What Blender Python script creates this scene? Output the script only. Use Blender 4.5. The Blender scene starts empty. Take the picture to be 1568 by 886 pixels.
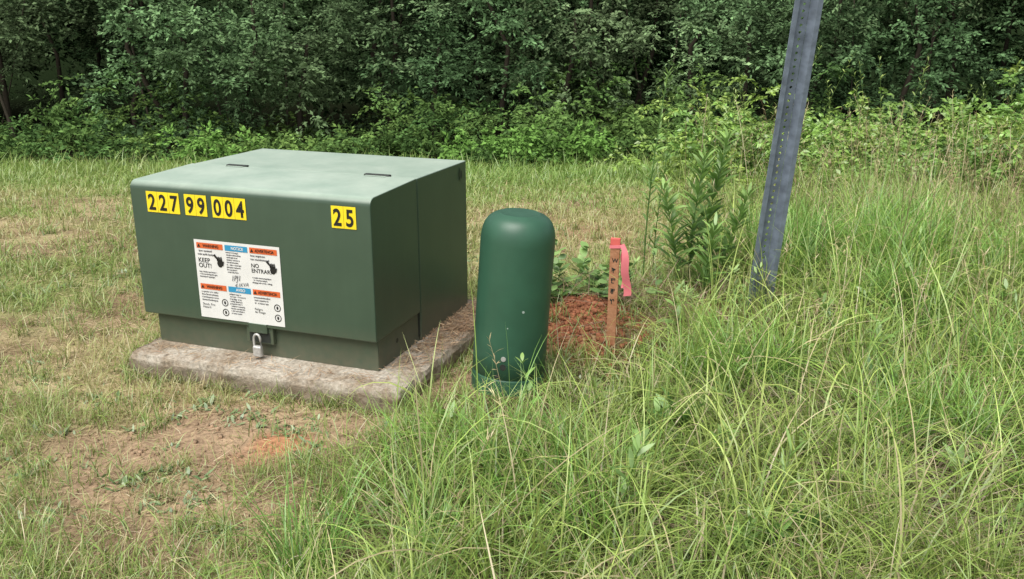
import bpy, bmesh, math, numpy as np
from mathutils import Vector, noise as mnoise
rng=np.random.default_rng(11)
S=bpy.context.scene
COL=S.collection
# ------------------------------------------------------------------ noise
_G=rng.random((256,256))
def vn(x,y,sc,off=0):
    x=np.asarray(x)/sc+off+1000.; y=np.asarray(y)/sc+off*1.7+1000.
    xi=np.floor(x).astype(int); yi=np.floor(y).astype(int)
    fx=x-xi; fy=y-yi
    fx=fx*fx*(3-2*fx); fy=fy*fy*(3-2*fy)
    g=lambda a,b:_G[a%256,b%256]
    return (g(xi,yi)*(1-fx)+g(xi+1,yi)*fx)*(1-fy)+(g(xi,yi+1)*(1-fx)+g(xi+1,yi+1)*fx)*fy
def fbm(x,y,sc,off=0):
    return (vn(x,y,sc,off)+.5*vn(x,y,sc/2.1,off+7)+.25*vn(x,y,sc/4.3,off+13))/1.75
def sstep(a,b,x):
    t=np.clip((x-a)/(b-a),0,1); return t*t*(3-2*t)
# ------------------------------------------------------------------ terrain
def H(x,y):
    x=np.asarray(x,float); y=np.asarray(y,float)
    d=y-6.0
    sp=np.where(d>6,d,np.log1p(np.exp(np.clip(d*2.2,-30,30)))/2.2)
    z=-0.1*np.minimum(sp,14)
    z=z+.14*np.exp(-(((x-.36)/.28)**2+((y-4.22)/.26)**2))
    z=z+.05*np.exp(-(((x-.9)/.4)**2+((y-4.75)/.25)**2))
    z=z+.03*(fbm(x,y,.5)-.5)+.012*(vn(x,y,.09)-.5)
    z=z-.02*np.exp(-(((x+1.0)/.8)**2+((y-3.9)/.8)**2))
    z=z+np.clip(y-27,0,40)*.35
    return z
F=(-.54,3.415); RZ=math.radians(-19.9)
RX,RY=math.cos(RZ),math.sin(RZ)
def loc(x,y):
    dx=x-F[0]; dy=y-F[1]
    return dx*RX+dy*RY, -dx*RY+dy*RX
def inslab(x,y,m=0):
    a,b=loc(x,y)
    return (a>-1.14-m)&(a<.164+m)&(b>-.146-m)&(b<1.06+m)
def inped(x,y,m=0): return (x+.02)**2+(y-3.53)**2<(.15+m)**2
# ------------------------------------------------------------------ tall-grass boundary
_by=np.array([1.0,2.16,2.86,3.2,3.45,3.7,3.9,4.4,4.65,5.2,6,8.67,12])
_bx=np.array([-.8,-.62,-.5,-.36,-.15,.22,.45,.95,1.2,1.25,1.25,1.6,2.2])
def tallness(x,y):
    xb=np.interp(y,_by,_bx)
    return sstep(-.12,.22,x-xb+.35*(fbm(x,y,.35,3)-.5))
def bare(x,y):   # patchy bare soil in front of the pad
    d=((x+1.02)/.72)**2+((y-2.9)/.48)**2
    return np.exp(-d)*sstep(.38,.62,fbm(x,y,.24,61)+.10)
# ------------------------------------------------------------------ materials
def nodes(m):
    m.use_nodes=True; nt=m.node_tree; nt.nodes.clear(); return nt,nt.nodes,nt.links
def foliage_mat(name,trans=.3,gloss=0):
    m=bpy.data.materials.new(name); nt,N,L=nodes(m)
    o=N.new('ShaderNodeOutputMaterial'); a=N.new('ShaderNodeVertexColor'); a.layer_name='Col'
    p=N.new('ShaderNodeBsdfDiffuse'); L.new(a.outputs['Color'],p.inputs['Color'])
    t=N.new('ShaderNodeBsdfTranslucent'); mx=N.new('ShaderNodeMixShader'); mx.inputs[0].default_value=trans
    L.new(a.outputs['Color'],t.inputs['Color'])
    L.new(p.outputs[0],mx.inputs[1]); L.new(t.outputs[0],mx.inputs[2]); out=mx
    if gloss:
        g=N.new('ShaderNodeBsdfGlossy'); g.inputs['Roughness'].default_value=.45; g.inputs['Color'].default_value=(1,1,1,1)
        m2=N.new('ShaderNodeMixShader'); m2.inputs[0].default_value=gloss
        L.new(mx.outputs[0],m2.inputs[1]); L.new(g.outputs[0],m2.inputs[2]); out=m2
    L.new(out.outputs[0],o.inputs[0])
    return m
def simple(name,col,rough=.5,metal=0,spec=.5,var=.15,scale=12,bump=0,bscale=60,col2=None):
    m=bpy.data.materials.new(name); nt,N,L=nodes(m)
    o=N.new('ShaderNodeOutputMaterial'); p=N.new('ShaderNodeBsdfPrincipled')
    p.inputs['Roughness'].default_value=rough; p.inputs['Metallic'].default_value=metal
    p.inputs['Specular IOR Level'].default_value=spec
    tc=N.new('ShaderNodeTexCoord'); n=N.new('ShaderNodeTexNoise'); n.inputs['Scale'].default_value=scale
    n.inputs['Detail'].default_value=6; L.new(tc.outputs['Object'],n.inputs['Vector'])
    r=N.new('ShaderNodeValToRGB'); r.color_ramp.elements[0].position=.3; r.color_ramp.elements[1].position=.7
    c2=col2 or tuple(min(1,c*(1+var)) for c in col); c1=tuple(c*(1-var) for c in col) if not col2 else col
    r.color_ramp.elements[0].color=(*c1,1); r.color_ramp.elements[1].color=(*c2,1)
    L.new(n.outputs['Fac'],r.inputs[0]); L.new(r.outputs[0],p.inputs['Base Color'])
    if bump:
        n2=N.new('ShaderNodeTexNoise'); n2.inputs['Scale'].default_value=bscale; n2.inputs['Detail'].default_value=4
        L.new(tc.outputs['Object'],n2.inputs['Vector'])
        b=N.new('ShaderNodeBump'); b.inputs['Strength'].default_value=bump; b.inputs['Distance'].default_value=.01
        L.new(n2.outputs['Fac'],b.inputs['Height']); L.new(b.outputs[0],p.inputs['Normal'])
    L.new(p.outputs[0],o.inputs[0]); return m
M_grass=foliage_mat('grass_blades',.35,.045)
M_leaf=foliage_mat('leaves',.25,.05)
M_forest=foliage_mat('forest_leaves',.25)
def paint_mat():
    m=bpy.data.materials.new('green_paint'); nt,N,L=nodes(m)
    o=N.new('ShaderNodeOutputMaterial'); p=N.new('ShaderNodeBsdfPrincipled')
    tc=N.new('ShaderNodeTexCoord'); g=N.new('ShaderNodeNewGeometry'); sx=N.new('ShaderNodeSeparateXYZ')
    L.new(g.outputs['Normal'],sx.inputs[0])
    n=N.new('ShaderNodeTexNoise'); n.inputs['Scale'].default_value=5; n.inputs['Detail'].default_value=8; n.inputs['Roughness'].default_value=.65
    L.new(tc.outputs['Object'],n.inputs['Vector'])
    r=N.new('ShaderNodeValToRGB'); r.color_ramp.elements[0].position=.3; r.color_ramp.elements[1].position=.72
    r.color_ramp.elements[0].color=(.040,.070,.045,1); r.color_ramp.elements[1].color=(.050,.084,.054,1)
    L.new(n.outputs['Fac'],r.inputs[0])
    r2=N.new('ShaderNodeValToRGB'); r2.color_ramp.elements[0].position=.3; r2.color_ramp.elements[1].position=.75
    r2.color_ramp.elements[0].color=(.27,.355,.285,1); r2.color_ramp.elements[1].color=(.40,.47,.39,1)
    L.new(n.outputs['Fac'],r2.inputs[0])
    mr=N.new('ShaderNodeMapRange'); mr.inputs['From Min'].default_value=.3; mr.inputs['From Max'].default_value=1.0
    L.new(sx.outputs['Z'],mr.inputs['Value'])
    mx=N.new('ShaderNodeMixRGB'); L.new(mr.outputs[0],mx.inputs[0]); L.new(r.outputs[0],mx.inputs[1]); L.new(r2.outputs[0],mx.inputs[2])  # upward faces mixed paler: sky brightness on the top put into the colour
    so=N.new('ShaderNodeSeparateXYZ'); L.new(tc.outputs['Object'],so.inputs[0])
    m2=N.new('ShaderNodeMapRange'); m2.inputs['From Min'].default_value=.28; m2.inputs['From Max'].default_value=.07
    m2.inputs['To Max'].default_value=.8
    L.new(so.outputs['Z'],m2.inputs['Value'])
    n3=N.new('ShaderNodeTexNoise'); n3.inputs['Scale'].default_value=26; n3.inputs['Detail'].default_value=7
    L.new(tc.outputs['Object'],n3.inputs['Vector'])
    mm=N.new('ShaderNodeMath'); mm.operation='MULTIPLY'; L.new(m2.outputs[0],mm.inputs[0]); L.new(n3.outputs['Fac'],mm.inputs[1])
    mx2=N.new('ShaderNodeMixRGB'); L.new(mm.outputs[0],mx2.inputs[0]); L.new(mx.outputs[0],mx2.inputs[1]); mx2.inputs[2].default_value=(.15,.12,.08,1)
    mp=N.new('ShaderNodeMapping'); mp.inputs['Scale'].default_value=(30,30,1.6); L.new(tc.outputs['Object'],mp.inputs['Vector'])
    n5=N.new('ShaderNodeTexNoise'); n5.inputs['Scale'].default_value=1; n5.inputs['Detail'].default_value=5; L.new(mp.outputs[0],n5.inputs['Vector'])
    m5=N.new('ShaderNodeMapRange'); m5.inputs['From Min'].default_value=.35; m5.inputs['From Max'].default_value=.7; m5.inputs['To Min'].default_value=.98; m5.inputs['To Max'].default_value=1.04
    L.new(n5.outputs['Fac'],m5.inputs['Value'])
    vm=N.new('ShaderNodeVectorMath'); vm.operation='SCALE'; L.new(mx2.outputs[0],vm.inputs[0]); L.new(m5.outputs[0],vm.inputs['Scale'])
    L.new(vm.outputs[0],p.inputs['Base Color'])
    p.inputs['Roughness'].default_value=.38; p.inputs['Specular IOR Level'].default_value=.55
    b=N.new('ShaderNodeBump'); b.inputs['Strength'].default_value=.12; b.inputs['Distance'].default_value=.004
    n4=N.new('ShaderNodeTexNoise'); n4.inputs['Scale'].default_value=6; L.new(tc.outputs['Object'],n4.inputs['Vector'])
    L.new(n4.outputs['Fac'],b.inputs['Height']); L.new(b.outputs[0],p.inputs['Normal'])
    L.new(p.outputs[0],o.inputs[0]); return m
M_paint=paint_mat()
M_dark=simple('dark_metal',(.02,.024,.02),.6)
M_yellow=simple('yellow_decal',(.85,.66,.02),.45,var=.06)
M_black=simple('black_print',(.012,.012,.012),.5)
M_white=simple('white_decal',(.68,.68,.66),.45,var=.05)
M_orange=simple('orange_print',(.62,.12,.03),.5,var=.05)
M_blue=simple('blue_print',(.03,.26,.46),.5,var=.05)
M_grey=simple('grey_print',(.10,.10,.11),.6)
M_steel=simple('steel',(.50,.49,.47),.4,metal=.4,var=.2,scale=60)
M_ped=simple('pedestal_green',(.028,.088,.052),.45,var=.14,scale=7,bump=.06,bscale=30)
M_ped2=simple('pedestal_scuff',(.35,.42,.38),.6)
M_galv=simple('galvanised_steel',(.15,.18,.225),.5,metal=.15,var=.3,scale=22,bump=.1,bscale=90)
M_wood=simple('stake_wood',(.33,.14,.065),.75,col2=(.44,.22,.12),scale=30,bump=.3)
M_pinkp=simple('pink_paint',(.65,.12,.10),.7)
M_pink=simple('pink_ribbon',(.75,.20,.23),.45,var=.1)
# ------------------------------------------------------------------ mesh helpers
class Bag:
    def __init__(s): s.V=[];s.Q=[];s.C=[];s.n=0
    def add(s,V,Q,C):
        s.V.append(V.reshape(-1,3)); s.Q.append(Q.reshape(-1,4)+s.n); s.C.append(C.reshape(-1,3)); s.n+=V.reshape(-1,3).shape[0]
    def make(s,name,mat,smooth=False):
        V=np.concatenate(s.V).astype(np.float32);Q=np.concatenate(s.Q).astype(np.int32);C=np.concatenate(s.C)
        me=bpy.data.meshes.new(name); me.vertices.add(len(V)); me.vertices.foreach_set('co',V.ravel())
        me.loops.add(Q.size); me.loops.foreach_set('vertex_index',Q.ravel())
        me.polygons.add(len(Q)); me.polygons.foreach_set('loop_start',np.arange(0,Q.size,4,dtype=np.int32))
        if smooth: me.polygons.foreach_set('use_smooth',np.ones(len(Q),bool))
        me.update(calc_edges=True)
        ca=me.color_attributes.new('Col','FLOAT_COLOR','POINT')
        cc=np.ones((len(V),4),np.float32); cc[:,:3]=np.clip(C,0,1); ca.data.foreach_set('color',cc.ravel())
        me.materials.append(mat); ob=bpy.data.objects.new(name,me); COL.objects.link(ob)
        print(name,len(Q)); return ob
def A(v,n): return np.broadcast_to(np.asarray(v,float),(n,)).copy()
def blades(bag,P,L,W,az,t0,cv,cb,ct,K=4,prof='grass',tw=None,drift=None):
    n=len(P)
    if n==0: return None
    L=A(L,n);W=A(W,n);az=A(az,n);t0=A(t0,n);cv=A(cv,n)
    tw=rng.uniform(-.6,.6,n) if tw is None else A(tw,n)
    drift=rng.normal(0,.25,n) if drift is None else A(drift,n)
    s=np.linspace(0,1,K+1); sm=(s[1:]+s[:-1])/2
    th=t0[:,None]+cv[:,None]*sm; th=np.minimum(th,2.6); a=az[:,None]+drift[:,None]*sm
    st=np.stack([np.sin(th)*np.cos(a),np.sin(th)*np.sin(a),np.cos(th)],-1)*(L/K)[:,None,None]
    c=np.concatenate([np.zeros((n,1,3)),np.cumsum(st,1)],1)+P[:,None,:]
    th2=np.minimum(t0[:,None]+cv[:,None]*s,2.6); a2=az[:,None]+drift[:,None]*s
    h=np.stack([-np.sin(a2),np.cos(a2),np.zeros_like(a2)],-1)
    nr=np.stack([np.cos(th2)*np.cos(a2),np.cos(th2)*np.sin(a2),-np.sin(th2)],-1)
    side=h*np.cos(tw)[:,None,None]+nr*np.sin(tw)[:,None,None]
    if prof=='grass': w=(1-s**1.8)*.95+.05
    elif prof=='stem': w=1-.5*s
    else: w=np.sin(np.pi*np.clip(s,.03,.985))**.75
    off=side*(W[:,None]*w[None,:]/2)[:,:,None]
    V=np.stack([c-off,c+off],2)
    i=np.arange(n)[:,None]*(K+1)*2+np.arange(K)[None,:]*2
    Q=np.stack([i,i+1,i+3,i+2],-1)
    cb=np.broadcast_to(cb,(n,3));ct=np.broadcast_to(ct,(n,3))
    C=cb[:,None,:]*(1-s)[None,:,None]+ct[:,None,:]*s[None,:,None]
    C=np.repeat(C[:,:,None,:],2,2)
    bag.add(V,Q,C); return c
def leaves(bag,P,D,Nn,L,W,C):
    n=len(P); S_=np.cross(D,Nn); S_/=np.linalg.norm(S_,axis=1,keepdims=True)+1e-9
    U=np.cross(S_,D)
    L=L[:,None];W=W[:,None]
    mid=P+D*L*.45+U*W*.15
    V=np.stack([P,mid+S_*W*.5,P+D*L-U*L*.08,mid-S_*W*.5],1)
    Q=np.arange(n*4).reshape(n,4)
    bag.add(V,Q,np.repeat(C[:,None,:],4,1))
def mixc(c1,c2,t,jit=.12):
    c1=np.array(c1);c2=np.array(c2)
    c=c1*(1-t[:,None])+c2*t[:,None]
    return c*np.exp(rng.normal(0,jit,(len(t),1)))
def cloud(N,y0,y1,k=1.3,add=.8):
    y=y0*(y1/y0)**rng.random(N); x=(rng.random(N)*2-1)*(.56*y*k+add)
    return x,y
def P3(x,y,dz=0): return np.stack([x,y,H(x,y)+dz],-1)
def tube(bag,pts,rad,col,n=7):
    pts=np.array(pts,float); m=len(pts); a=np.linspace(0,2*np.pi,n,endpoint=False)
    t=np.gradient(pts,axis=0); t/=np.linalg.norm(t,axis=1,keepdims=True)
    u=np.cross(t,[.3,1,.1]); u/=np.linalg.norm(u,axis=1,keepdims=True); v=np.cross(t,u)
    V=pts[:,None,:]+(u[:,None,:]*np.cos(a)[None,:,None]+v[:,None,:]*np.sin(a)[None,:,None])*np.array(rad)[:,None,None]
    i=np.arange(m-1)[:,None]*n+np.arange(n)[None,:]; j=np.arange(m-1)[:,None]*n+(np.arange(n)+1)[None,:]%n
    Q=np.stack([i,j,j+n,i+n],-1)
    bag.add(V,Q,np.broadcast_to(np.array(col),(m*n,3)).copy())
# ------------------------------------------------------------------ ground
def axis(lo,hi,f0,f1,step,grow=1.25):
    c=list(np.arange(f0,f1+1e-6,step)); s=step;v=f1
    while v<hi: s=min(s*grow,25); v+=s; c.append(v)
    s=step;v=f0;pre=[]
    while v>lo: s=min(s*grow,25); v-=s; pre.append(v)
    return np.array(pre[::-1]+c)
gx=axis(-250,250,-4.5,4.5,.035); gy=axis(-60,300,1.2,9,.035)
XX,YY=np.meshgrid(gx,gy); ZZ=H(XX,YY)
def tanfield(x,y):  # dry, worn patches of the mown field
    t=.65*sstep(.45,.68,fbm(x,y,1.5,41))
    t=np.maximum(t,.85*np.exp(-(((x+4.2)/2.2)**2+((y-6.6)/1.4)**2))*sstep(.3,.6,fbm(x,y,.8,47)+.1))
    t=np.maximum(t,.8*np.exp(-(((x-.2)/1.3)**2+((y-6.6)/1.0)**2)))
    return t*(1-sstep(8.6,10.5,y))
def gcol(x,y):
    n1=fbm(x,y,.6,5); n2=fbm(x,y,.16,9)
    soil=np.array([.25,.175,.11]); straw=np.array([.38,.31,.18]); green=np.array([.16,.20,.06])
    t=sstep(.35,.65,n1*.5+n2*.5)[...,None]
    c=soil*(1-t)+straw*t
    g=(sstep(.36,.66,fbm(x,y,.9,2))*.7)[...,None]; c=c*(1-g)+green*g
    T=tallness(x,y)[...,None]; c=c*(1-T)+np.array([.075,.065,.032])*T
    g2=sstep(8,11,y)[...,None]*.7; c=c*(1-g2)+np.array([.13,.20,.05])*g2
    bb=np.clip(bare(x,y)*1.3,0,.85)[...,None]; c=c*(1-bb)+np.array([.36,.25,.165])*bb
    def spot(px,py,r,col,c,am=1):
        d=np.sqrt((x-px)**2+(y-py)**2)/r+1.4*(n2-.5)
        k=(am*(1-sstep(.35,1.15,d)))[...,None]; return c*(1-k)+np.array(col)*k
    c=spot(-.86,2.98,.16,(.46,.21,.11),c,.8)
    c=spot(.32,4.15,.38,(.29,.115,.06),c,1)
    c=spot(.05,4.0,.25,(.28,.16,.095),c,.8)
    c=spot(.6,4.35,.3,(.19,.11,.06),c,.8)
    c=spot(.95,4.7,.5,(.15,.095,.05),c,.8)
    c=spot(.35,6.5,.7,(.36,.22,.14),c,.6)
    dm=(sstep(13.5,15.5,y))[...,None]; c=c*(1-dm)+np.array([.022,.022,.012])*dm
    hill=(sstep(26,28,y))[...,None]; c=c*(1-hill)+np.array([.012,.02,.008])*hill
    return c*(.8+.4*n2[...,None])
bg=Bag(); nx,ny=len(gx),len(gy)
idx=np.arange(nx*ny).reshape(ny,nx)
Qg=np.stack([idx[:-1,:-1],idx[:-1,1:],idx[1:,1:],idx[1:,:-1]],-1)
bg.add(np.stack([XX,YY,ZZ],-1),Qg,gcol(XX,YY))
m=bpy.data.materials.new('soil'); nt,N,L=nodes(m)
o=N.new('ShaderNodeOutputMaterial');p=N.new('ShaderNodeBsdfDiffuse')
a=N.new('ShaderNodeVertexColor');a.layer_name='Col'
tc=N.new('ShaderNodeTexCoord');n=N.new('ShaderNodeTexNoise');n.inputs['Scale'].default_value=45;n.inputs['Detail'].default_value=8;n.inputs['Roughness'].default_value=.7
L.new(tc.outputs['Object'],n.inputs['Vector'])
r=N.new('ShaderNodeMapRange');r.inputs['From Min'].default_value=.3;r.inputs['From Max'].default_value=.7;r.inputs['To Min'].default_value=.55;r.inputs['To Max'].default_value=1.4
L.new(n.outputs['Fac'],r.inputs['Value'])
vm=N.new('ShaderNodeVectorMath');vm.operation='SCALE';L.new(a.outputs['Color'],vm.inputs[0]);L.new(r.outputs[0],vm.inputs['Scale'])
L.new(vm.outputs[0],p.inputs['Color'])
b=N.new('ShaderNodeBump');b.inputs['Strength'].default_value=.7;b.inputs['Distance'].default_value=.02
L.new(n.outputs['Fac'],b.inputs['Height']);L.new(b.outputs[0],p.inputs['Normal']);L.new(p.outputs[0],o.inputs[0])
bg.make('ground',m,True)
cb_=Bag()
def clods(n,px,py,r,smin,smax,col):
    x=px+rng.normal(0,r,n);y=py+rng.normal(0,r,n);z=H(x,y)
    sz=rng.uniform(smin,smax,n)*rng.random(n)**2.5+.002
    base=np.array([[-1,-1,-1],[1,-1,-1],[1,1,-1],[-1,1,-1],[-1,-1,1],[1,-1,1],[1,1,1],[-1,1,1]])*.55
    V=base[None]*rng.uniform(.6,1.25,(n,8,3))*sz[:,None,None]+np.stack([x,y,z+sz*.2],-1)[:,None,:]
    q=np.array([[0,3,2,1],[4,5,6,7],[0,1,5,4],[1,2,6,5],[2,3,7,6],[3,0,4,7]])
    Q=np.arange(n)[:,None,None]*8+q[None]
    C=np.array(col)*np.exp(rng.normal(0,.15,(n,1))); cb_.add(V,Q,np.repeat(C[:,None,:],8,1))
clods(2500,.32,4.1,.15,.006,.028,(.30,.125,.07))
clods(500,.9,4.7,.22,.008,.03,(.19,.11,.065))
clods(900,-1.0,2.9,.35,.004,.014,(.36,.25,.165))
clods(600,-.0,3.95,.16,.004,.016,(.3,.18,.11))
cb_.make('soil_clods',m,True)
# ------------------------------------------------------------------ short grass / straw
bs=Bag()
x,y=cloud(120000,1.7,12)
k=(~inslab(x,y))&(~inped(x,y,.02))&(rng.random(len(x))<np.clip(.2+1.2*(fbm(x,y,.5,5)-.2)+.3*tanfield(x,y),0,1)*(1-.4*tallness(x,y))*(1-.55*bare(x,y)))
k&=~((((x-.32)/.2)**2+((y-4.08)/.2)**2)<rng.random(len(x))*1.3)
k&=~((((x+.9)/.16)**2+((y-2.98)/.1)**2)<rng.random(len(x))*1.4)
x,y=x[k],y[k];n=len(x);t=rng.random(n)
c=mixc((.54,.46,.27),(.34,.25,.14),t,.18)
blades(bs,P3(x,y,.004),rng.uniform(.02,.09,n)*(1+.05*y),rng.uniform(.0015,.003,n)*np.maximum(1,y/3),rng.uniform(0,6.28,n),rng.uniform(1.2,1.6,n),rng.uniform(-.2,.5,n),c,c*1.1,K=2)
x,y=cloud(290000,1.7,13)
pn=fbm(x,y,.55,21); pn2=fbm(x,y,.14,31); tf=tanfield(x,y)
dens=np.maximum(sstep(.34,.57,pn*.6+pn2*.4),.22)*(1-np.clip(1.25*bare(x,y),0,.92))*(1-tallness(x,y)*.6)*(1-.45*tf)
dens=np.maximum(dens,.9*sstep(8,11,y)); dens=np.maximum(dens,.05)
k=(~inslab(x,y))&(~inped(x,y,.01))&(rng.random(len(x))<dens)
k&=~((((x-.32)/.28)**2+((y-4.1)/.26)**2)<1)
x,y,pn2,tf=x[k],y[k],pn2[k],tf[k];n=len(x)
warm=np.clip(.05+tf+rng.normal(0,.2,n),0,1)
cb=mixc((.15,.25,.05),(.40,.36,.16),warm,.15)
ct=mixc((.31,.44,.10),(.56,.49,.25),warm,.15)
lush=(sstep(9,11,y)*sstep(-2.5,0,x))[:,None]; cb=cb*(1-lush)+cb*np.array([.75,1.0,.8])*lush
tuft=sstep(.5,.75,pn2)
Lh=rng.uniform(.02,.07,n)*(1+.9*tuft)*(1+.05*y)
Lh*=1+.8*sstep(9,12,y)
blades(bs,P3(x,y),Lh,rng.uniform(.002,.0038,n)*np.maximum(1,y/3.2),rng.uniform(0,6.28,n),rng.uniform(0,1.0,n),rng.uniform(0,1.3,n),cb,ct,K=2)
def tufts(bag,cx,cy,nb,Lr,Wr,c1,c2,spread=.02,tilt=.9,curv=1.4,K=4,dry=.15):
    m_=len(cx); n=m_*nb
    X=np.repeat(cx,nb)+rng.normal(0,spread,n);Y=np.repeat(cy,nb)+rng.normal(0,spread,n)
    ls=np.repeat(rng.uniform(.65,1.25,m_),nb)
    k=(~inslab(X,Y))&(~inped(X,Y,.0))
    cl=np.repeat(rng.random(m_),nb)
    t=np.clip(cl*.7+rng.random(n)*.4,0,1)
    cb=mixc(c1,c2,t,.18)
    d=rng.random(n)<dry; cb[d]=np.array([.54,.46,.26])*np.exp(rng.normal(0,.15,(d.sum(),1)))
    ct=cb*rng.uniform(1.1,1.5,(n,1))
    az=np.repeat(rng.uniform(0,6.28,m_),nb)+rng.normal(0,1.5,n)
    t0=np.abs(rng.normal(.15,tilt*.5,n)); cv=rng.gamma(2.2,curv/2.2,n)
    sc=np.sqrt(np.maximum(1,Y/3))
    L_=rng.uniform(Lr[0],Lr[1],n)*ls; W_=rng.uniform(Wr[0],Wr[1],n)*sc
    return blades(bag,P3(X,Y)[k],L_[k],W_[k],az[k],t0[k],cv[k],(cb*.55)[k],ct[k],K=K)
x,y=cloud(4400,1.8,6.5,1.3,.6)
k=(rng.random(len(x))<(1-tallness(x,y))*np.where(fbm(x,y,.4,55)>.48,1,.25))
k&=(rng.random(len(x))>.8*bare(x,y))
x,y=x[k],y[k]
tufts(bs,x,y,14,(.05,.15),(.0022,.004),(.15,.27,.05),(.33,.42,.11),.025)
e=rng.uniform(-1.16,.2,60); ex=F[0]+e*RX-(-.165)*RY; ey=F[1]+e*RY+(-.165)*RX
tufts(bs,ex,ey,9,(.04,.10),(.0022,.004),(.13,.2,.05),(.28,.30,.1),.015)
e=rng.uniform(-.1,1.1,140); ex=F[0]+(-1.17)*RX-e*RY; ey=F[1]+(-1.17)*RY+e*RX
tufts(bs,ex,ey,12,(.08,.17),(.0025,.004),(.17,.27,.05),(.30,.38,.10),.02)
bs.make('short_grass',M_grass)
# ------------------------------------------------------------------ long grass
bl=Bag()
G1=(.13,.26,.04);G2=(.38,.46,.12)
def clearing(x,y):
    k=((((x-.40)/.38)**2+((y-4.10)/.36)**2)<1)
    k|=((((x-.85)/.35)**2+((y-4.6)/.2)**2)<1)
    k|=((((x-.0)/.26)**2+((y-3.22)/.30)**2)<1)
    k|=((((x-.42)/.2)**2+((y-3.62)/.25)**2)<1)
    return k
x,y=cloud(5000,1.5,10,1.35,.8)
k=(rng.random(len(x))<tallness(x,y)*np.where(fbm(x,y,.45,77)>.44,1,.22))
k&=~clearing(x,y)
x,y=x[k],y[k]; print('clumps',len(x))
nearc=y<4.3
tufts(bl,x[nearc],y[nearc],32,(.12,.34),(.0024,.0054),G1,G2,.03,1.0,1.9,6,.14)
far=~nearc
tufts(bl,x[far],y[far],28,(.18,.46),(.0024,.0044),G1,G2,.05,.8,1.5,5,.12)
x=rng.uniform(-.3,1.2,260);y=rng.uniform(2.9,4.8,260);k=clearing(x,y)&~((((x-.30)/.22)**2+((y-4.1)/.26)**2)<1)&~inped(x,y,.02);x,y=x[k],y[k]
tufts(bl,x,y,16,(.05,.13),(.0022,.004),G1,G2,.025,1.0,1.6,4,.3)
# very long arching blades (foreground / right)
x=rng.uniform(-.3,3.2,620);y=rng.uniform(1.9,5.6,620);k=(tallness(x,y)>.6)&~clearing(x,y)&~clearing(x,y+.25);k&=~((x<.5)&(y>3.1)&(y<4.6));x,y=x[k],y[k]
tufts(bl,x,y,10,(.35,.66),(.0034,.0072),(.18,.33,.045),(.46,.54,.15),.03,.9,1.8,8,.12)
# dense green clumps
for (cx,cy,m_) in [(1.75,5.3,18),(1.5,5.0,9),(2.2,5.2,14),(.92,3.5,12),(2.6,5.8,14),(1.95,4.5,8),(.12,2.55,7),(1.6,2.9,8),(-.35,2.35,5),(2.1,3.6,8),(2.9,4.9,9)]:
    xx=cx+rng.normal(0,.15,m_);yy=cy+rng.normal(0,.13,m_)
    hh=(.32,.60) if cy>4 else (.22,.44)
    tufts(bl,xx,yy,60,hh,(.0028,.005),(.11,.27,.04),(.27,.46,.09),.05,.55,1.3,7,.04)
x=rng.uniform(.2,3.0,6500);y=rng.uniform(2.0,4.6,6500);k=(fbm(x,y,.5,91)>.53)&~((x<.75)&(y>3.7));x,y=x[k],y[k];n=len(x)
c=mixc((.40,.33,.22),(.22,.165,.11),rng.random(n),.2)
blades(bl,P3(x,y,.02)+np.stack([0*x,0*x,rng.random(n)*.06],-1),rng.uniform(.08,.3,n),.003,rng.normal(.5,1.2,n),rng.uniform(1.2,1.7,n),rng.uniform(-.3,.4,n),c,c,K=4)
n=420;x=.62+rng.normal(0,.28,n);y=4.38+rng.normal(0,.2,n);c=mixc((.30,.20,.13),(.16,.10,.07),rng.random(n),.2)
blades(bl,P3(x,y,.02)+np.stack([0*x,0*x,rng.random(n)*.06],-1),rng.uniform(.06,.28,n),.0035,rng.uniform(0,6.28,n),rng.uniform(.9,1.7,n),rng.uniform(-.3,.5,n),c,c,K=4,prof='stem')
bl.make('tall_grass',M_grass)
bk=Bag()
x=rng.uniform(-.2,4.8,1300);y=rng.uniform(2.2,8,1300);k=(tallness(x,y)>.7)&(rng.random(1300)<np.clip((x-.6)/2.4,.05,1))
k&=~((x<.7)&(y>3.0)&(y<5)); x,y=x[k],y[k];n=len(x)
Ls=rng.uniform(.45,.95,n)*np.clip(y/4,.6,1.1)
c=mixc((.50,.45,.23),(.36,.26,.15),rng.random(n),.15)
cc=blades(bk,P3(x,y),Ls,.0030*np.sqrt(np.maximum(1,y/3)),rng.uniform(0,6.28,n),rng.uniform(0,.25,n),rng.uniform(.1,.8,n),c*.8,c,K=7,prof='stem')
for j in range(14):
    f=rng.uniform(5,7,n);i0=np.minimum(f.astype(int),6);fr=(f-i0)[:,None]
    pp=cc[np.arange(n),i0]*(1-fr)+cc[np.arange(n),i0+1]*fr
    blades(bk,pp,rng.uniform(.015,.05,n),.0035,rng.uniform(0,6.28,n),rng.uniform(.2,1.2,n),.5,c,c*1.15,K=2,prof='leaf')
bk.make('seed_grass_stalks',M_grass)
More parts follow.
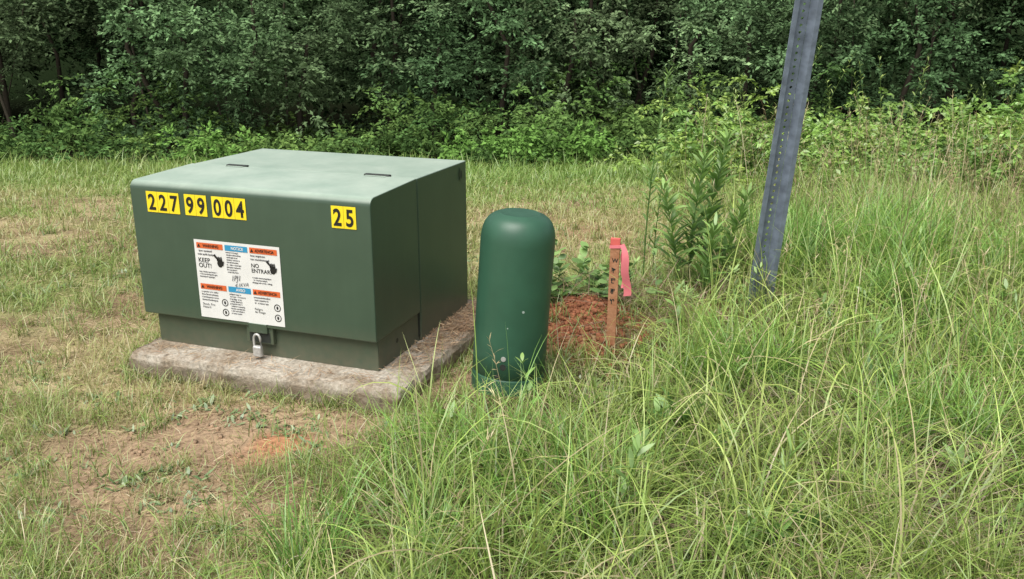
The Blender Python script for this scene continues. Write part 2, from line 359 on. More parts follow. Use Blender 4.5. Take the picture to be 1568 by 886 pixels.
# ------------------------------------------------------------------ broadleaf plants
def weed(bag,x,y,h,nl,ll,lw,c1,c2,lean=(0,0),start=.15,tilt=(.6,1.2),curv=.8,stemw=.006,taper=.5):
    z=float(H(x,y)); azl=math.atan2(lean[1],lean[0]); tl=math.hypot(*lean)
    for tw in (0,1.57):
        c=blades(bag,np.array([[x,y,z]]),h,stemw,azl,tl,.15,np.array(c1)*.8,np.array(c1),K=8,prof='stem',tw=tw,drift=0)
    c=c[0]; f=np.sort(rng.uniform(start,1,nl)); g=f*8; i0=np.minimum(g.astype(int),7); fr=(g-i0)[:,None]
    P=c[i0]*(1-fr)+c[i0+1]*fr
    az=np.arange(nl)*2.4+rng.normal(0,.3,nl)
    sz=(1-taper*f)*rng.uniform(.75,1.15,nl)
    col=mixc(c1,c2,rng.random(nl)*.6+.4*f,.12)
    blades(bag,P,ll*sz,lw*sz,az,rng.uniform(*tilt,nl)*(1-.35*f),rng.uniform(.3,1,nl)*curv,col*.9,col,K=4,prof='leaf',tw=rng.normal(0,.25,nl),drift=rng.normal(0,.15,nl))
def plant(name,fn):
    b=Bag(); fn(b); return b.make(name,M_leaf)
WG1=(.12,.24,.055);WG2=(.30,.47,.13)
def horse(b):
    weed(b,.96,4.78,.70,110,.17,.030,WG1,WG2,lean=(.0,.0),start=.12,taper=.4)
    weed(b,1.03,4.85,.82,130,.17,.028,WG1,WG2,lean=(.08,.02),start=.15,taper=.45)
    weed(b,.90,4.72,.55,80,.15,.028,WG1,WG2,lean=(-.12,.0),start=.12,taper=.4)
    weed(b,1.12,4.8,.52,80,.15,.028,WG1,WG2,lean=(.20,.0),start=.12,taper=.4)
    weed(b,1.0,4.6,.40,60,.15,.028,WG1,WG2,lean=(.05,-.1),start=.12,taper=.4)
plant('horseweed_plant',horse)
plant('slender_weed',lambda b:(weed(b,.74,4.95,1.15,56,.10,.018,WG1,WG2,start=.25,stemw=.009),weed(b,.80,5.0,.75,40,.09,.018,WG1,WG2,start=.2,stemw=.007)))
def bramble(b):
    for i in range(34):
        x=.16+rng.normal(0,.14)+.3*(rng.random()>.55);y=4.38+rng.normal(0,.1)
        weed(b,x,y,rng.uniform(.10,.32),8,.07,.048,(.10,.20,.055),(.27,.42,.13),lean=(rng.normal(0,.4),rng.normal(0,.4)),tilt=(.9,1.6),curv=.5,stemw=.003,taper=.2)
plant('bramble_plant',bramble)
def fern(b):
    for (x,y,h,lx) in [(1.05,4.25,.34,.35),(1.12,4.35,.28,-.1),(.95,4.3,.25,-.5),(1.2,4.2,.22,.6),(.55,4.55,.25,.3),(.65,4.6,.3,-.3),(.75,4.2,.2,.4)]:
        weed(b,x,y,h,26,.065,.015,(.15,.27,.065),(.34,.47,.17),lean=(lx,-.15),tilt=(1.3,1.6),curv=.3,stemw=.003,taper=.3,start=.3)
plant('fern_plant',fern)
bw=Bag()
x,y=cloud(900,1.8,6,1.3,.5);k=(rng.random(900)<np.where(fbm(x,y,.5,65)>.55,.6,.14))&(~inslab(x,y,.02))&(~inped(x,y,.05))&(x<1.0)
extra=np.array([[-1.22,2.7],[-1.15,2.75],[-.83,3.08],[-.78,3.14],[-1.2,3.3],[-.98,2.6],[-.4,3.13],[-.32,3.12],[-.86,2.42],[-1.7,3.4],[-1.02,3.16],[-.7,2.9]])
x=np.concatenate([x[k],np.repeat(extra[:,0],4)+rng.normal(0,.045,48)]);y=np.concatenate([y[k],np.repeat(extra[:,1],4)+rng.normal(0,.035,48)])
for px,py in zip(x,y):
    nl=rng.integers(6,16);q=rng.random(nl);sc_=rng.uniform(.5,1)
    X=px+rng.normal(0,.028,nl);Y=py+rng.normal(0,.028,nl)
    col=mixc((.15,.25,.10),(.30,.38,.17),q,.15)
    blades(bw,P3(X,Y),rng.uniform(.02,.06,nl)*sc_,rng.uniform(.009,.018,nl)*sc_,rng.uniform(0,6.28,nl),rng.uniform(.5,1.3,nl),rng.uniform(.1,.7,nl),col*.8,col,K=3,prof='leaf')
for i in range(150):
    px=rng.uniform(-.3,3.4);py=rng.uniform(2.1,6.5)
    if tallness(px,py)<.5 or (px<.75 and 3.1<py<4.6): continue
    weed(bw,px,py,rng.uniform(.06,.34),int(rng.integers(9,22)),rng.uniform(.06,.11),rng.uniform(.012,.03),(.12,.23,.05),(.28,.44,.12),lean=(rng.normal(0,.3),rng.normal(0,.3)),tilt=(.6,1.3),stemw=.004,taper=.3)
for (px,py,ll,lw) in [(.62,3.05,.17,.035),(.60,3.1,.15,.03),(.85,2.3,.17,.04),(.72,2.25,.14,.035),(1.45,3.4,.16,.02),(1.5,3.35,.2,.02)]:
    nl=6;col=mixc((.09,.20,.06),(.20,.36,.10),rng.random(nl),.1)
    blades(bw,P3(A(px,nl),A(py,nl),.03),ll*rng.uniform(.7,1.1,nl),lw,rng.uniform(0,6.28,nl),rng.uniform(.1,1.0,nl),rng.uniform(.2,.9,nl),col,col*1.2,K=5,prof='leaf')
bw.make('low_weeds',M_leaf)
# ------------------------------------------------------------------ sprays -> shrubs and forest
def sprays(bag,C0,R,nt_,nlv,Ll,c1,c2,shade,droop=.35):
    n=len(C0); R=A(R,n)
    a=rng.uniform(0,6.28,(n,nt_)); e=rng.normal(.15,.45,(n,nt_))
    T=np.stack([np.cos(a)*np.cos(e),np.sin(a)*np.cos(e),np.sin(e)*1.0],-1)
    s=rng.uniform(.1,1,(n,nt_,nlv))
    tl=rng.uniform(.5,1.1,(n,nt_,1))
    P=C0[:,None,None,:]+T[:,:,None,:]*(s*tl*R[:,None,None])[...,None]
    P[...,2]-=droop*(s*tl)**2*R[:,None,None]
    P=P+rng.normal(0,.03,P.shape)*np.minimum(R,1)[:,None,None,None]
    sd=np.where(rng.random(s.shape)<.5,1,-1)
    side=np.stack([-T[...,1],T[...,0],0*T[...,0]],-1)[:,:,None,:]*sd[...,None]
    D=T[:,:,None,:]*.7+side*.7+rng.normal(0,.25,P.shape); D[...,2]-=.25
    D/=np.linalg.norm(D,axis=-1,keepdims=True)
    Nn=np.array([0,-.35,1.])+rng.normal(0,.5,P.shape)
    m_=P.size//3
    L_=rng.uniform(.6,1.2,m_)*Ll
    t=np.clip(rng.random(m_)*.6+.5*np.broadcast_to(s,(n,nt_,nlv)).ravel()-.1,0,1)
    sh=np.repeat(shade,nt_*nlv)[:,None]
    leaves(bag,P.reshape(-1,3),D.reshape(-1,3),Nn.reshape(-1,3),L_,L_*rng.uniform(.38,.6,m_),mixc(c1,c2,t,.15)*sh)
bsr=Bag()
n=95;x=1.9+rng.random(n)**.8*8.5;y=rng.uniform(8.6,12.8,n)
for px,py in zip(x,y):
    h=rng.uniform(.35,1.2)*rng.uniform(.75,1.2)*(.7+.6*float(vn(px,py,1.1,8)))
    q=14;c0=np.stack([px+rng.normal(0,.34,q),py+rng.normal(0,.34,q),H(px,py)+rng.random(q)*h],-1)
    cs=rng.uniform(0,.8);c1=np.array([.12,.23,.045])*(1-cs)+np.array([.23,.30,.06])*cs
    sprays(bsr,c0,.27,6,11,.07,tuple(c1),tuple(c1*1.9),rng.uniform(.75,1.15,q))
    for _ in range(2):
        weed(bsr,px+rng.normal(0,.4),py-.2+rng.normal(0,.3),h+rng.uniform(.1,.5),26,.11,.022,(.14,.23,.05),(.34,.43,.12),lean=(rng.normal(0,.15),0),start=.3)
bsr.make('shrub_thicket',M_leaf)
bu=Bag()
n=250;x=rng.uniform(-16,16,n);y=rng.uniform(12.9,16.6,n)
for px,py in zip(x,y):
    big=float(vn(px,py*.3,1.3,5))
    h=.1+rng.uniform(.2,1.9)*big**1.3+.25*max(0,py-13.2)/3; q=9
    c0=np.stack([px+rng.normal(0,.45,q),py+rng.normal(0,.4,q),H(px,py)+rng.random(q)*h],-1)
    cs=rng.random();c1=np.array([.055,.11,.035])*(1-cs)+np.array([.125,.20,.055])*cs
    sprays(bu,c0,rng.uniform(.22,.42),7,9,.08,tuple(c1),tuple(c1*2.0),rng.uniform(.55,1.1,q))
for px,py in [(.2,12.8),(.0,12.6),(.45,13.0),(-.6,13.2),(1.0,12.9),(-4.6,12.9),(-4.0,13.0)]:
    q=10;c0=np.stack([px+rng.normal(0,.3,q),py+rng.normal(0,.2,q),H(px,py)+rng.random(q)*.5],-1)
    sprays(bu,c0,.3,7,9,.08,(.12,.24,.05),(.22,.40,.10),rng.uniform(.8,1.1,q))
bu.make('undergrowth',M_forest)
bf=Bag(); bt=Bag()
crowns=[(-5.4,15.3,.4,1.35,1.45),(-4.4,15.4,1.3,1.5,1.5),(-3.5,15.3,.2,1.0,1.25),(-5.9,15.8,1.9,1.0,1.35),(-8.8,16.2,2.2,1.7,.9),(-10.5,15.8,.8,1.4,.8),(-2.1,16.2,1.3,1.5,1.1),(-1.3,15.7,.2,1.0,1.0),
 (-.1,15.8,1.2,1.4,1.35),(.9,15.5,.6,1.0,1.45),(1.5,16.6,1.9,1.5,1.0),(-7.0,17.2,2.7,1.5,.7),(3.9,15.7,1.0,1.5,1.4),(3.1,15.4,.4,.9,1.7),(5.3,16.2,1.7,1.3,1.2),(6.6,15.9,.7,1.5,1.25),(8.9,15.9,1.2,1.6,1.2),(7.8,16.8,2.4,1.5,.9),(10.8,16.2,1.3,1.6,.9)]
for i in range(22): crowns.append((rng.uniform(-17,17),rng.uniform(17.4,19.5),rng.uniform(.6,4.5),rng.uniform(1.4,2.2),rng.uniform(.4,.75)))
for (cx,cy,cz,r,sh) in crowns:
    q=int(40*r*r); v=rng.normal(0,1,(q,3)); v/=np.linalg.norm(v,axis=1,keepdims=True); v*=(rng.uniform(.4,1.1,q)**.6)[:,None]*r
    lump=np.array([.55+.9*float(vn(cx*3+a_*1.3,b_*1.5,.6,3)) for a_,b_ in v[:,(0,2)]]); v*=lump[:,None]
    c0=v+np.array([cx,cy,cz]); c0=c0[c0[:,2]>-.95]; q=len(c0)
    hue=rng.random(); c1=np.array([.042,.080,.034])*(1-hue)+np.array([.068,.094,.046])*hue
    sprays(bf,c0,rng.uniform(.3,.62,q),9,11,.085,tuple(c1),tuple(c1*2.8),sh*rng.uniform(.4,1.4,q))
    g=float(H(cx,cy)); pts=[(cx,cy,g-.1),(cx+rng.normal(0,.1),cy,g+.8),(cx+rng.normal(0,.2),cy+.1,g+1.8),(cx+rng.normal(0,.3),cy,cz+r*.8)]
    tube(bt,pts,[.06,.05,.04,.015],(.06,.05,.038))
for i in range(70):
    cx=rng.uniform(-18,18);cy=rng.uniform(20,25);q=28;r=rng.uniform(1.6,2.6);cz=rng.uniform(-.5,6.5)
    v=rng.normal(0,1,(q,3)); v/=np.linalg.norm(v,axis=1,keepdims=True); v*=r*rng.uniform(.3,1,(q,1))
    sprays(bf,v+np.array([cx,cy,cz]),.8,7,8,.19,(.016,.034,.013),(.03,.058,.02),rng.uniform(.5,1.1,q))
for i in range(34):
    cx=rng.uniform(-16,16);cy=rng.uniform(15.8,19);g=float(H(cx,cy));l=rng.normal(0,.5)
    r0=rng.uniform(.010,.035)
    tube(bt,[(cx,cy,g-.1),(cx+l*.5,cy,g+1.3),(cx+l,cy+.1,g+3),(cx+l*1.6,cy,g+5)],[r0,r0*.85,r0*.7,r0*.4],tuple(np.array([.14,.12,.09])*rng.uniform(.5,1.1)),6)
fo=bf.make('forest_foliage',M_forest)
tr=bt.make('forest_trunks',M_forest,True)
fe=bpy.data.objects.new('forest',None);COL.objects.link(fe);fo.parent=fe;tr.parent=fe;fo.name='foliage';tr.name='trunks'
# ------------------------------------------------------------------ solid object helpers
def empty(name,loc_=(0,0,0),rot=(0,0,0)):
    e=bpy.data.objects.new(name,None);e.location=loc_;e.rotation_euler=rot;COL.objects.link(e);return e
def fromdata(name,V,Fc,mat,parent=None,bev=0,seg=3,smooth=False):
    me=bpy.data.meshes.new(name);me.from_pydata([tuple(v) for v in V],[],[tuple(f) for f in Fc]);me.update()
    bm=bmesh.new();bm.from_mesh(me);bmesh.ops.recalc_face_normals(bm,faces=bm.faces);bm.to_mesh(me);bm.free()
    me.materials.append(mat);ob=bpy.data.objects.new(name,me);COL.objects.link(ob)
    if parent: ob.parent=parent
    if bev:
        md=ob.modifiers.new('b','BEVEL');md.width=bev;md.segments=seg;md.limit_method='ANGLE';md.angle_limit=math.radians(35);md.harden_normals=True
        for p_ in me.polygons:p_.use_smooth=True
    if smooth:
        for p_ in me.polygons:p_.use_smooth=True
    return ob
def box(name,x0,x1,y0,y1,z0,z1,mat,parent,bev=0,seg=3):
    V=[(x0,y0,z0),(x1,y0,z0),(x1,y1,z0),(x0,y1,z0),(x0,y0,z1),(x1,y0,z1),(x1,y1,z1),(x0,y1,z1)]
    return fromdata(name,V,[(0,3,2,1),(4,5,6,7),(0,1,5,4),(1,2,6,5),(2,3,7,6),(3,0,4,7)],mat,parent,bev,seg)
def prism(name,prof,x0,x1,mat,parent,bev):
    n=len(prof);V=[(x0,b,z) for b,z in prof]+[(x1,b,z) for b,z in prof]
    Fc=[tuple(range(n)),tuple(range(2*n-1,n-1,-1))]+[(i,(i+1)%n,n+(i+1)%n,n+i) for i in range(n)]
    return fromdata(name,V,Fc,mat,parent,bev)
def disc(name,c,r,y,mat,parent,n=16,rx=None):
    rx=rx or r
    V=[(c[0]+rx*math.cos(t*2*math.pi/n),y,c[1]+r*math.sin(t*2*math.pi/n)) for t in range(n)]
    return fromdata(name,V,[tuple(range(n))],mat,parent)
def quad(name,x0,x1,z0,z1,y,mat,parent):
    return fromdata(name,[(x0,y,z0),(x1,y,z0),(x1,y,z1),(x0,y,z1)],[(0,1,2,3)],mat,parent)
def text(name,s,x,z,size,y,mat,parent,off=0,align='LEFT',sx=1,shear=0,rot=0,ls=1):
    cu=bpy.data.curves.new(name,'FONT');cu.body=s;cu.size=size;cu.offset=off;cu.align_x=align;cu.shear=shear;cu.space_line=ls
    cu.materials.append(mat);ob=bpy.data.objects.new(name,cu);ob.location=(x,y,z);ob.rotation_euler=(math.pi/2,rot,0);ob.scale=(sx,1,1)
    ob.parent=parent;COL.objects.link(ob);return ob
# ------------------------------------------------------------------ transformer
T=empty('pad_mounted_transformer',(F[0],F[1],0),(0,0,RZ))
r_=.035;arc=[(r_-r_*math.cos(t),.800-r_+r_*math.sin(t)) for t in np.linspace(0,math.pi/2,7)]
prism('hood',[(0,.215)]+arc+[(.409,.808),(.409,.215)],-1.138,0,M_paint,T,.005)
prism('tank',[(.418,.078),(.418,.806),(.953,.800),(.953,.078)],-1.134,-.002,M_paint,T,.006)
box('seam_gasket',-1.115,-.010,.405,.422,.10,.795,M_dark,T)
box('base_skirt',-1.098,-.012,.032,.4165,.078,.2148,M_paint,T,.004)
for nm,a0,a1 in [('hinge_1',-.947,-.842),('hinge_2',-.246,-.125)]:
    box(nm,a0,a1,.402,.426,.800,.8135,M_dark,T,.003)
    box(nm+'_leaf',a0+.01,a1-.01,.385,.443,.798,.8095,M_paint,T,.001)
lug=fromdata('lifting_hole',[(0.0006,.88+.014*math.cos(t),.745+.024*math.sin(t)) for t in np.linspace(0,2*math.pi,16,endpoint=False)],[tuple(range(16))],M_dark,T)
lug2=fromdata('side_bolt',[(-.0112,.20+.011*math.cos(t),.155+.011*math.sin(t)) for t in np.linspace(0,2*math.pi,16,endpoint=False)],[tuple(range(16))],M_dark,T)
fromdata('lug_rim',[(0.004,.88+s*.02*math.cos(t),.745+s*.031*math.sin(t)) for s in (1,.72) for t in np.linspace(0,2*math.pi,16,endpoint=False)],[(i,(i+1)%16,16+(i+1)%16,16+i) for i in range(16)],M_paint,T)
Z0,Z1=.672,.760
def decal(name,s,a0,a1,dz=0):
    n=len(s);w=(a1-a0)/n
    for i,ch in enumerate(s):
        quad(f'{name}_tape_{i}',a0+i*w+.0006,a0+(i+1)*w-.0006,Z0+dz,Z1+dz,-.0022,M_yellow,T)
        text(f'{name}_digit_{i}',ch,a0+(i+.5)*w,Z0+dz+.0115,.093,-.0036,M_black,T,off=.0022,align='CENTER',sx=.80)
decal('number_a','227',-1.0547,-.888);decal('number_b','99',-.862,-.752);decal('number_c','004',-.727,-.563);decal('number_d','25',-.171,-.062,.002)
la,lb,lz0,lz1=-.835,-.42,.232,.572
quad('warning_label',la,lb,lz0,lz1,-.002,M_white,T)
lw=lb-la;cols=[(la+.012,la+.142,M_orange,'WARNING'),(la+.152,la+.262,M_blue,'NOTICE'),(la+.272,lb-.012,M_orange,'ADVERTENCIA')]
y1_=-.0032;y2_=-.0044
for r0,zt in enumerate((lz1-.012,lz0+.150)):
    for ci,(c0,c1_,mt,tt) in enumerate(cols):
        h_=.024
        quad(f'label_header_{r0}{ci}',c0,c1_,zt-h_,zt,y1_,mt,T)
        tt2=tt if not(r0==1 and ci==1) else 'AVISO'
        text(f'label_title_{r0}{ci}',tt2,(c0+c1_)/2+.006,zt-h_+.0065,.017,y2_,M_white if ci==1 else M_black,T,off=.0004,align='CENTER',sx=.95 if ci<2 else .8)
        if ci!=1: fromdata(f'label_triangle_{r0}{ci}',[(c0+.004,y2_,zt-h_+.005),(c0+.020,y2_,zt-h_+.005),(c0+.012,y2_,zt-.005)],[(0,1,2)],M_black,T)
def para(name,x,z,wid,lines,size=.0085,mat=M_grey,ls=.0105):
    for i in range(lines):
        n=int(wid/(size*.52)*rng.uniform(.7,1.0)); s=''.join(rng.choice(list('aeiounrstlmcdp  gh'),n))
        text(f'{name}_{i}',s,x,z-i*ls,size,y1_,mat,T,off=.0003)
para('label_text_a',la+.014,lz1-.050,.11,2,.012,ls=.015)
text('label_keep','KEEP\nOUT!',la+.014,lz1-.096,.027,y1_,M_black,T,off=.0003,ls=.85)
para('label_text_b',la+.014,lz1-.140,.12,3)
para('label_text_c',la+.154,lz1-.046,.10,9)
para('label_text_d',la+.274,lz1-.050,.11,2,.012,ls=.015)
text('label_no','NO\nENTRAR!',la+.274,lz1-.096,.024,y1_,M_black,T,off=.0003,ls=.9)
para('label_text_e',la+.274,lz1-.142,.12,3)
text('label_handwriting','1PJ1',la+.17,lz1-.165,.034,y2_,M_grey,T,off=.0,shear=.4,rot=-.1,sx=.8)
text('label_handwriting_b','4.1KVA',la+.185,lz1-.190,.022,y2_,M_grey,T,off=.0,shear=.5,rot=-.15)
para('label_text_f',la+.014,lz0+.112,.12,4,.010,ls=.012)
text('label_shock','Shock, Fire\nHazard',la+.014,lz0+.055,.014,y1_,M_black,T,ls=.9)
para('label_text_g',la+.154,lz0+.114,.10,9)
para('label_text_h',la+.274,lz0+.112,.12,3,.010,ls=.012)
text('label_peligro','Peligro\nde Fuego',la+.274,lz0+.060,.014,y1_,M_black,T,ls=.9)
def handicon(cx,cz):
    disc('icon_palm',(cx,cz),.017,y1_,M_black,T,12,.014)
    for i in range(4):
        x0=cx-.013+i*.007; fromdata('icon_finger',[(x0,y2_,cz+.010),(x0+.0055,y2_,cz+.010),(x0+.002,y2_,cz+.028+.003*(i%2)),(x0-.003,y2_,cz+.027)],[(0,1,2,3)],M_black,T)
    fromdata('icon_bolt',[(cx-.030,y2_,cz+.032),(cx-.008,y2_,cz+.012),(cx-.004,y2_,cz+.017),(cx-.022,y2_,cz+.040)],[(0,1,2,3)],M_black,T)
    fromdata('icon_thumb',[(cx+.008,y2_,cz-.002),(cx+.016,y2_,cz+.012),(cx+.021,y2_,cz+.010),(cx+.015,y2_,cz-.010)],[(0,1,2,3)],M_black,T)
handicon(la+.122,lz1-.095);handicon(la+.378,lz1-.100)
def ringicon(cx,cz):
    n=20;fromdata('icon_ring',[(cx+r*math.cos(t),y1_,cz+r*math.sin(t)) for r in (.016,.0125) for t in np.linspace(0,2*math.pi,n,endpoint=False)],[(i,(i+1)%n,n+(i+1)%n,n+i) for i in range(n)],M_black,T)
    disc('icon_flame',(cx,cz),.008,y1_,M_black,T,7,.005)
for cx,cz in [(la+.128,lz0+.075),(la+.128,lz0+.032),(la+.385,lz0+.080),(la+.385,lz0+.036)]: ringicon(cx,cz)
# latch and padlock
ax=-.565
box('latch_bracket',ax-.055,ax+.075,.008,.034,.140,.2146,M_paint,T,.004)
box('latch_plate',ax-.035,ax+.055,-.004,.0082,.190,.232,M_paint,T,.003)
fromdata('latch_recess',[(ax-.040,.0068,.147),(ax+.062,.0068,.147),(ax+.062,.0068,.192),(ax-.040,.0068,.192)],[(0,1,2,3)],M_dark,T)
box('padlock_body',ax-.008,ax+.034,-.030,-.006,.090,.140,M_steel,T,.009,4)
Vt=[];Ft=[]
path=[(ax-.003,.136)]+[(ax+.013+.016*math.cos(t),.168+.022*math.sin(t)) for t in np.linspace(math.pi,0,10)]+[(ax+.029,.136)]
for k_,(px,pz) in enumerate(path):
    if k_==0 or k_==len(path)-1: d_=(0,1)
    else:
        d_=(path[k_+1][0]-path[k_-1][0],path[k_+1][1]-path[k_-1][1]);l_=math.hypot(*d_);d_=(d_[0]/l_,d_[1]/l_)
    nn=(-d_[1],d_[0])
    for j in range(8):
        t=j*math.pi/4;Vt.append((px+nn[0]*.0052*math.cos(t),-.018+.0052*math.sin(t),pz+nn[1]*.0052*math.cos(t)))
for k_ in range(len(path)-1):
    for j in range(8):Ft.append((k_*8+j,k_*8+(j+1)%8,(k_+1)*8+(j+1)%8,(k_+1)*8+j))
fromdata('padlock_shackle',Vt,Ft,M_steel,T,smooth=True)
# ------------------------------------------------------------------ concrete pad
def conc():
    m=bpy.data.materials.new('concrete'); nt,N,L=nodes(m)
    o=N.new('ShaderNodeOutputMaterial');p=N.new('ShaderNodeBsdfPrincipled');p.inputs['Roughness'].default_value=.9;p.inputs['Specular IOR Level'].default_value=.2
    tc=N.new('ShaderNodeTexCoord')
    n1=N.new('ShaderNodeTexNoise');n1.inputs['Scale'].default_value=7;n1.inputs['Detail'].default_value=9;n1.inputs['Roughness'].default_value=.65
    n2=N.new('ShaderNodeTexNoise');n2.inputs['Scale'].default_value=70;n2.inputs['Detail'].default_value=6;n2.inputs['Roughness'].default_value=.7
    for q in (n1,n2):L.new(tc.outputs['Object'],q.inputs['Vector'])
    r=N.new('ShaderNodeValToRGB');r.color_ramp.elements[0].position=.36;r.color_ramp.elements[1].position=.62
    r.color_ramp.elements[0].color=(.27,.205,.14,1);r.color_ramp.elements[1].color=(.52,.475,.40,1);L.new(n1.outputs['Fac'],r.inputs[0])
    mr=N.new('ShaderNodeMapRange');mr.inputs['From Min'].default_value=.3;mr.inputs['From Max'].default_value=.65;mr.inputs['To Min'].default_value=.5;mr.inputs['To Max'].default_value=1.15
    L.new(n2.outputs['Fac'],mr.inputs['Value'])
    vm=N.new('ShaderNodeVectorMath');vm.operation='SCALE';L.new(r.outputs[0],vm.inputs[0]);L.new(mr.outputs[0],vm.inputs['Scale'])
    so=N.new('ShaderNodeSeparateXYZ');L.new(tc.outputs['Object'],so.inputs[0])
    m3=N.new('ShaderNodeMapRange');m3.inputs['From Min'].default_value=.055;m3.inputs['From Max'].default_value=.015;m3.inputs['To Max'].default_value=.75;L.new(so.outputs['Z'],m3.inputs['Value'])
    mx=N.new('ShaderNodeMixRGB');L.new(m3.outputs[0],mx.inputs[0]);L.new(vm.outputs[0],mx.inputs[1]);mx.inputs[2].default_value=(.19,.145,.10,1)
    L.new(mx.outputs[0],p.inputs['Base Color'])
    b=N.new('ShaderNodeBump');b.inputs['Strength'].default_value=.8;b.inputs['Distance'].default_value=.01;L.new(n2.outputs['Fac'],b.inputs['Height']);L.new(b.outputs[0],p.inputs['Normal'])
    L.new(p.outputs[0],o.inputs[0]);return m
bm=bmesh.new();bmesh.ops.create_cube(bm,size=1)
bmesh.ops.subdivide_edges(bm,edges=bm.edges[:],cuts=60,use_grid_fill=True)
hx,hy,hz=1.304/2,1.206/2,.075
for v in bm.verts:
    q=v.co.copy();P_=Vector((q.x*2*hx,q.y*2*hy,q.z*2*hz))
    ex=hx-abs(P_.x);ey=hy-abs(P_.y);ez=P_.z
    nz=mnoise.fractal(P_*7,1,2,4);nf=mnoise.noise(P_*24)
    edge=min(max(0,1-min(ex,ey)/.03),1)
    if ez>hz-.001:
        P_.z-=edge*(.009+.014*abs(nz)+.008*max(0,nf)); P_.z+=.0015*mnoise.noise(P_*30)
    if ex<.001:P_.x-=math.copysign(.012*(nz+.3)+.006*nf+.012*max(0,(ez-hz+.03)/.03),P_.x)
    if ey<.001:P_.y-=math.copysign(.012*(nz+.3)+.006*nf+.012*max(0,(ez-hz+.03)/.03),P_.y)
    v.co=P_
me=bpy.data.meshes.new('concrete_pad');bm.to_mesh(me);bm.free()
for p_ in me.polygons:p_.use_smooth=True
me.materials.append(conc());pad=bpy.data.objects.new('concrete_pad',me);COL.objects.link(pad)
ca_,cb2=(-1.14+.164)/2,(-.146+1.06)/2
pad.location=(F[0]+ca_*RX-cb2*RY,F[1]+ca_*RY+cb2*RX,.079-hz);pad.rotation_euler=(0,0,RZ)
bd=Bag();n=2300
a_=np.concatenate([rng.uniform(.0,.15,n-400),rng.uniform(-1.1,.1,400)]);b_=np.concatenate([rng.uniform(.0,1.05,n-400)**.8,-.02-rng.random(400)*.11])
x=F[0]+a_*RX-b_*RY;y=F[1]+a_*RY+b_*RX
dens_=rng.random(n)<np.concatenate([np.clip(.15+1.4*b_[:n-400],0,1),A(.45,400)])
x,y=x[dens_],y[dens_];n=len(x);c=mixc((.52,.40,.25),(.35,.20,.12),rng.random(n),.2)
blades(bd,np.stack([x,y,.080+rng.random(n)*.016],-1),rng.uniform(.02,.08,n),.0028,rng.uniform(0,6.28,n),rng.uniform(1.35,1.62,n),rng.uniform(-.15,.1,n),c,c,K=2)
bd.make('straw_litter',M_grass)
# ------------------------------------------------------------------ pedestal
ped=empty('cable_pedestal',(-.022,3.53,float(H(-.02,3.53))-.03),(0,math.radians(4.0),0))
prof=[(.150,0),(.1505,.03),(.1508,.100),(.1502,.104),(.1475,.106),(.1475,.109),(.1502,.111),(.1505,.20),(.149,.45),(.149,.655),(.1475,.68),(.143,.704),(.134,.727),(.121,.744),(.103,.757),(.084,.7635),(.080,.7655),(.076,.7635),(.04,.766),(.0005,.767)]
n=64;V=[];Fc=[]
for r,z in prof:
    for i in range(n):
        t=i*2*math.pi/n;V.append((r*math.cos(t),r*math.sin(t),z))
for j in range(len(prof)-1):
    for i in range(n):Fc.append((j*n+i,j*n+(i+1)%n,(j+1)*n+(i+1)%n,(j+1)*n+i))
sh=fromdata('cover_shell',V,Fc,M_ped,ped,smooth=True)
def pdisc(name,ang,z,r,mat,rad=.1522):
    V=[];k=14
    d=Vector((math.cos(ang),math.sin(ang),0));s=Vector((-d.y,d.x,0))
    for i in range(k):
        t=i*2*math.pi/k;V.append(d*rad+s*r*math.cos(t)+Vector((0,0,z+r*math.sin(t))))
    V2=[v-d*.012 for v in V]
    return fromdata(name,V+V2,[tuple(range(k))]+[(i,(i+1)%k,k+(i+1)%k,k+i) for i in range(k)],mat,ped)
an=math.radians(-90-10)
pdisc('bolt',an,.200,.010,M_steel,.1535);pdisc('lock_hole',an,.165,.013,M_dark,.1520)
pdisc('slot',math.radians(-108),.122,.009,M_dark,.1518)
pdisc('scuff',math.radians(-75),.40,.005,M_ped2,.1500);pdisc('scuff_b',math.radians(-97),.33,.0025,M_ped2,.1503)
# ------------------------------------------------------------------ U-channel post
post=empty('sign_post',(1.262,4.47,float(H(1.28,4.47))-.1),(math.radians(3.2),math.radians(3.0),math.radians(14)))
post.scale=(1.22,1.22,1)
HP=2.6;th=.004
def strip(name,p0,p1,mat=M_galv):
    d=Vector((p1[0]-p0[0],p1[1]-p0[1],0)).normalized();nn=Vector((-d.y,d.x,0))*th
    q=[Vector((*p0,0)),Vector((*p1,0))]
    V=[q[0],q[1],q[1]+nn,q[0]+nn];V+= [v+Vector((0,0,HP)) for v in V]
    return fromdata(name,V,[(0,3,2,1),(4,5,6,7),(0,1,5,4),(1,2,6,5),(2,3,7,6),(3,0,4,7)],mat,post,.0008,2)
w0=.022
V=[];Fc=[];cell=.0254*1.25;nc=int(HP/cell);rh=.0075
for side_y in (0.030,0.030+th):
    for k_ in range(nc):
        z0=k_*cell;o_=len(V);per=[(-w0,0),(-w0,.5),(-w0,1),(0,1),(w0,1),(w0,.5),(w0,0),(0,0)]
        for (a,b) in per:V.append((a,side_y,z0+b*cell))
        for (a,b) in per:
            ang=math.atan2((b-.5)*cell,a);V.append((rh*.85*math.cos(ang),side_y,z0+cell/2+rh*math.sin(ang)))
        for i in range(8):Fc.append((o_+i,o_+(i+1)%8,o_+8+(i+1)%8,o_+8+i))
half=nc*16
for k_ in range(nc):
    for i in range(8):
        a=k_*16+8+i;b=k_*16+8+(i+1)%8;Fc.append((a,b,half+b,half+a))
me=bpy.data.meshes.new('web');me.from_pydata(V,[],Fc);me.materials.append(M_galv);wo=bpy.data.objects.new('web',me);wo.parent=post;COL.objects.link(wo)
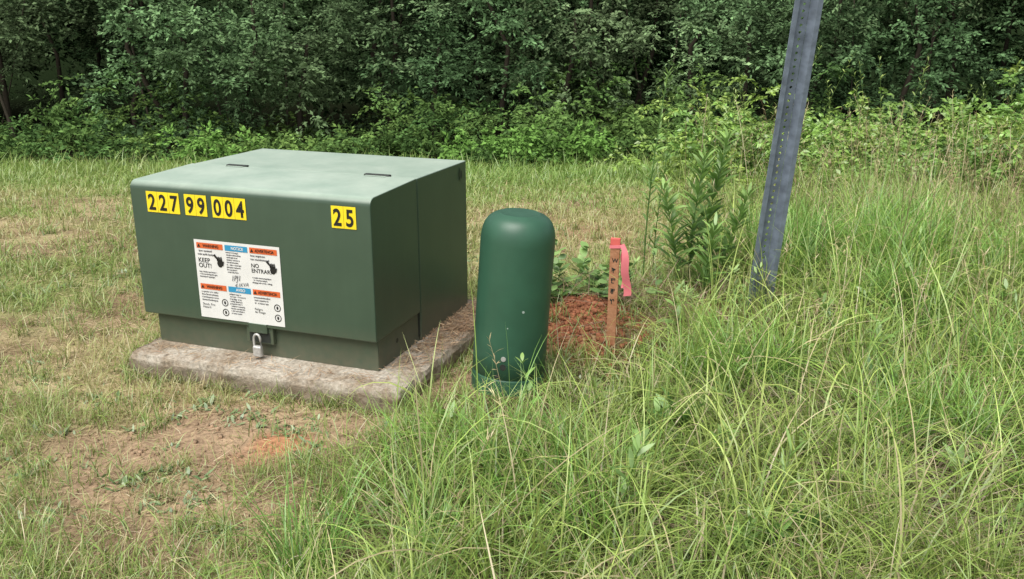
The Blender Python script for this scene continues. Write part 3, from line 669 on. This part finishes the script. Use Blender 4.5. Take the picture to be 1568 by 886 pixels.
strip('wall_left',(-w0-.016,0.0),(-w0-.0005,.030));strip('wall_right',(w0+.0005,.030),(w0+.016,0.0))
strip('flange_left',(-w0-.038,-.0005),(-w0-.0165,-.0005));strip('flange_right',(w0+.0165,-.0005),(w0+.038,-.0005))
# ------------------------------------------------------------------ survey stake
sx_,sy_=.447,3.89
stk=empty('survey_stake',(sx_,sy_,0),(0,math.radians(.8),math.radians(-12)))
box('stake',-.021,.021,-.010,.010,-.08,.505,M_wood,stk,.002)
box('painted_tip',-.0215,.0215,-.0105,.0105,.497,.527,M_pinkp,stk,.002)
for i in range(9):
    text(f'marking_{i}','WATELR8S1'[i],-.011,.42-i*.024,.026,-.0112,M_dark,stk,rot=1.57 if i%2 else 0,off=.0006)
def ribbon(name,x0,z0,x1,z1,w,yy,ph):
    K=16;V=[]
    for i in range(K+1):
        s=i/K;x=x0+(x1-x0)*s**.5+.004*math.sin(s*9+ph);z=z0+(z1-z0)*s;y=yy-.012*math.sin(s*5+ph)
        w_=w*(.5+.5*min(1,s*3))
        V+=[(x-w_/2,y-.003*math.sin(s*7),z),(x+w_/2,y+.008*math.sin(s*6+ph),z+.006)]
    return fromdata(name,V,[(2*i,2*i+1,2*i+3,2*i+2) for i in range(K)],M_pink,stk,smooth=True)
ribbon('ribbon_tail',.028,.500,.062,.265,.034,-.014,0)
ribbon('ribbon_tail_b',.028,.500,.050,.300,.026,.004,1.5)
V=[];Fc=[]
for j,z in enumerate((.482,.497)):
    for (x,y) in [(-.024,-.0125),(.026,-.0135),(.026,.0125),(-.024,.0125)]:V.append((x,y,z+.004*(x>0)))
for i in range(4):Fc.append((i,(i+1)%4,4+(i+1)%4,4+i))
fromdata('ribbon_knot',V,Fc,M_pink,stk)
# ------------------------------------------------------------------ light, world, camera
w=bpy.data.worlds.new('World');S.world=w;w.use_nodes=True;nt=w.node_tree;bgN=nt.nodes['Background']
sky=nt.nodes.new('ShaderNodeTexSky');sky.sky_type='NISHITA';sky.sun_disc=False
EL=math.radians(60);AZ=math.radians(-150)
sky.sun_elevation=EL;sky.sun_rotation=AZ;sky.dust_density=2;sky.air_density=1.0;sky.ozone_density=.6
hs=nt.nodes.new('ShaderNodeHueSaturation');hs.inputs['Saturation'].default_value=.35
nt.links.new(sky.outputs[0],hs.inputs['Color']);nt.links.new(hs.outputs[0],bgN.inputs['Color']);bgN.inputs['Strength'].default_value=.15
sl=bpy.data.lights.new('sun','SUN');sl.energy=4.9;sl.angle=math.radians(45);sl.color=(1,.97,.91)
so=bpy.data.objects.new('sun',sl);COL.objects.link(so)
d=Vector((math.sin(AZ)*math.cos(EL),math.cos(AZ)*math.cos(EL),math.sin(EL)))
so.rotation_euler=d.to_track_quat('Z','Y').to_euler()
cam=bpy.data.cameras.new('camera');cam.sensor_width=36;cam.lens=1400/1568*36;cam.clip_start=.05;cam.clip_end=800
co=bpy.data.objects.new('camera',cam);co.location=(0,0,1.5);co.rotation_euler=(math.radians(90-17.26),0,0);COL.objects.link(co);S.camera=co
S.view_settings.view_transform='Standard';S.view_settings.look='None';S.view_settings.exposure=0
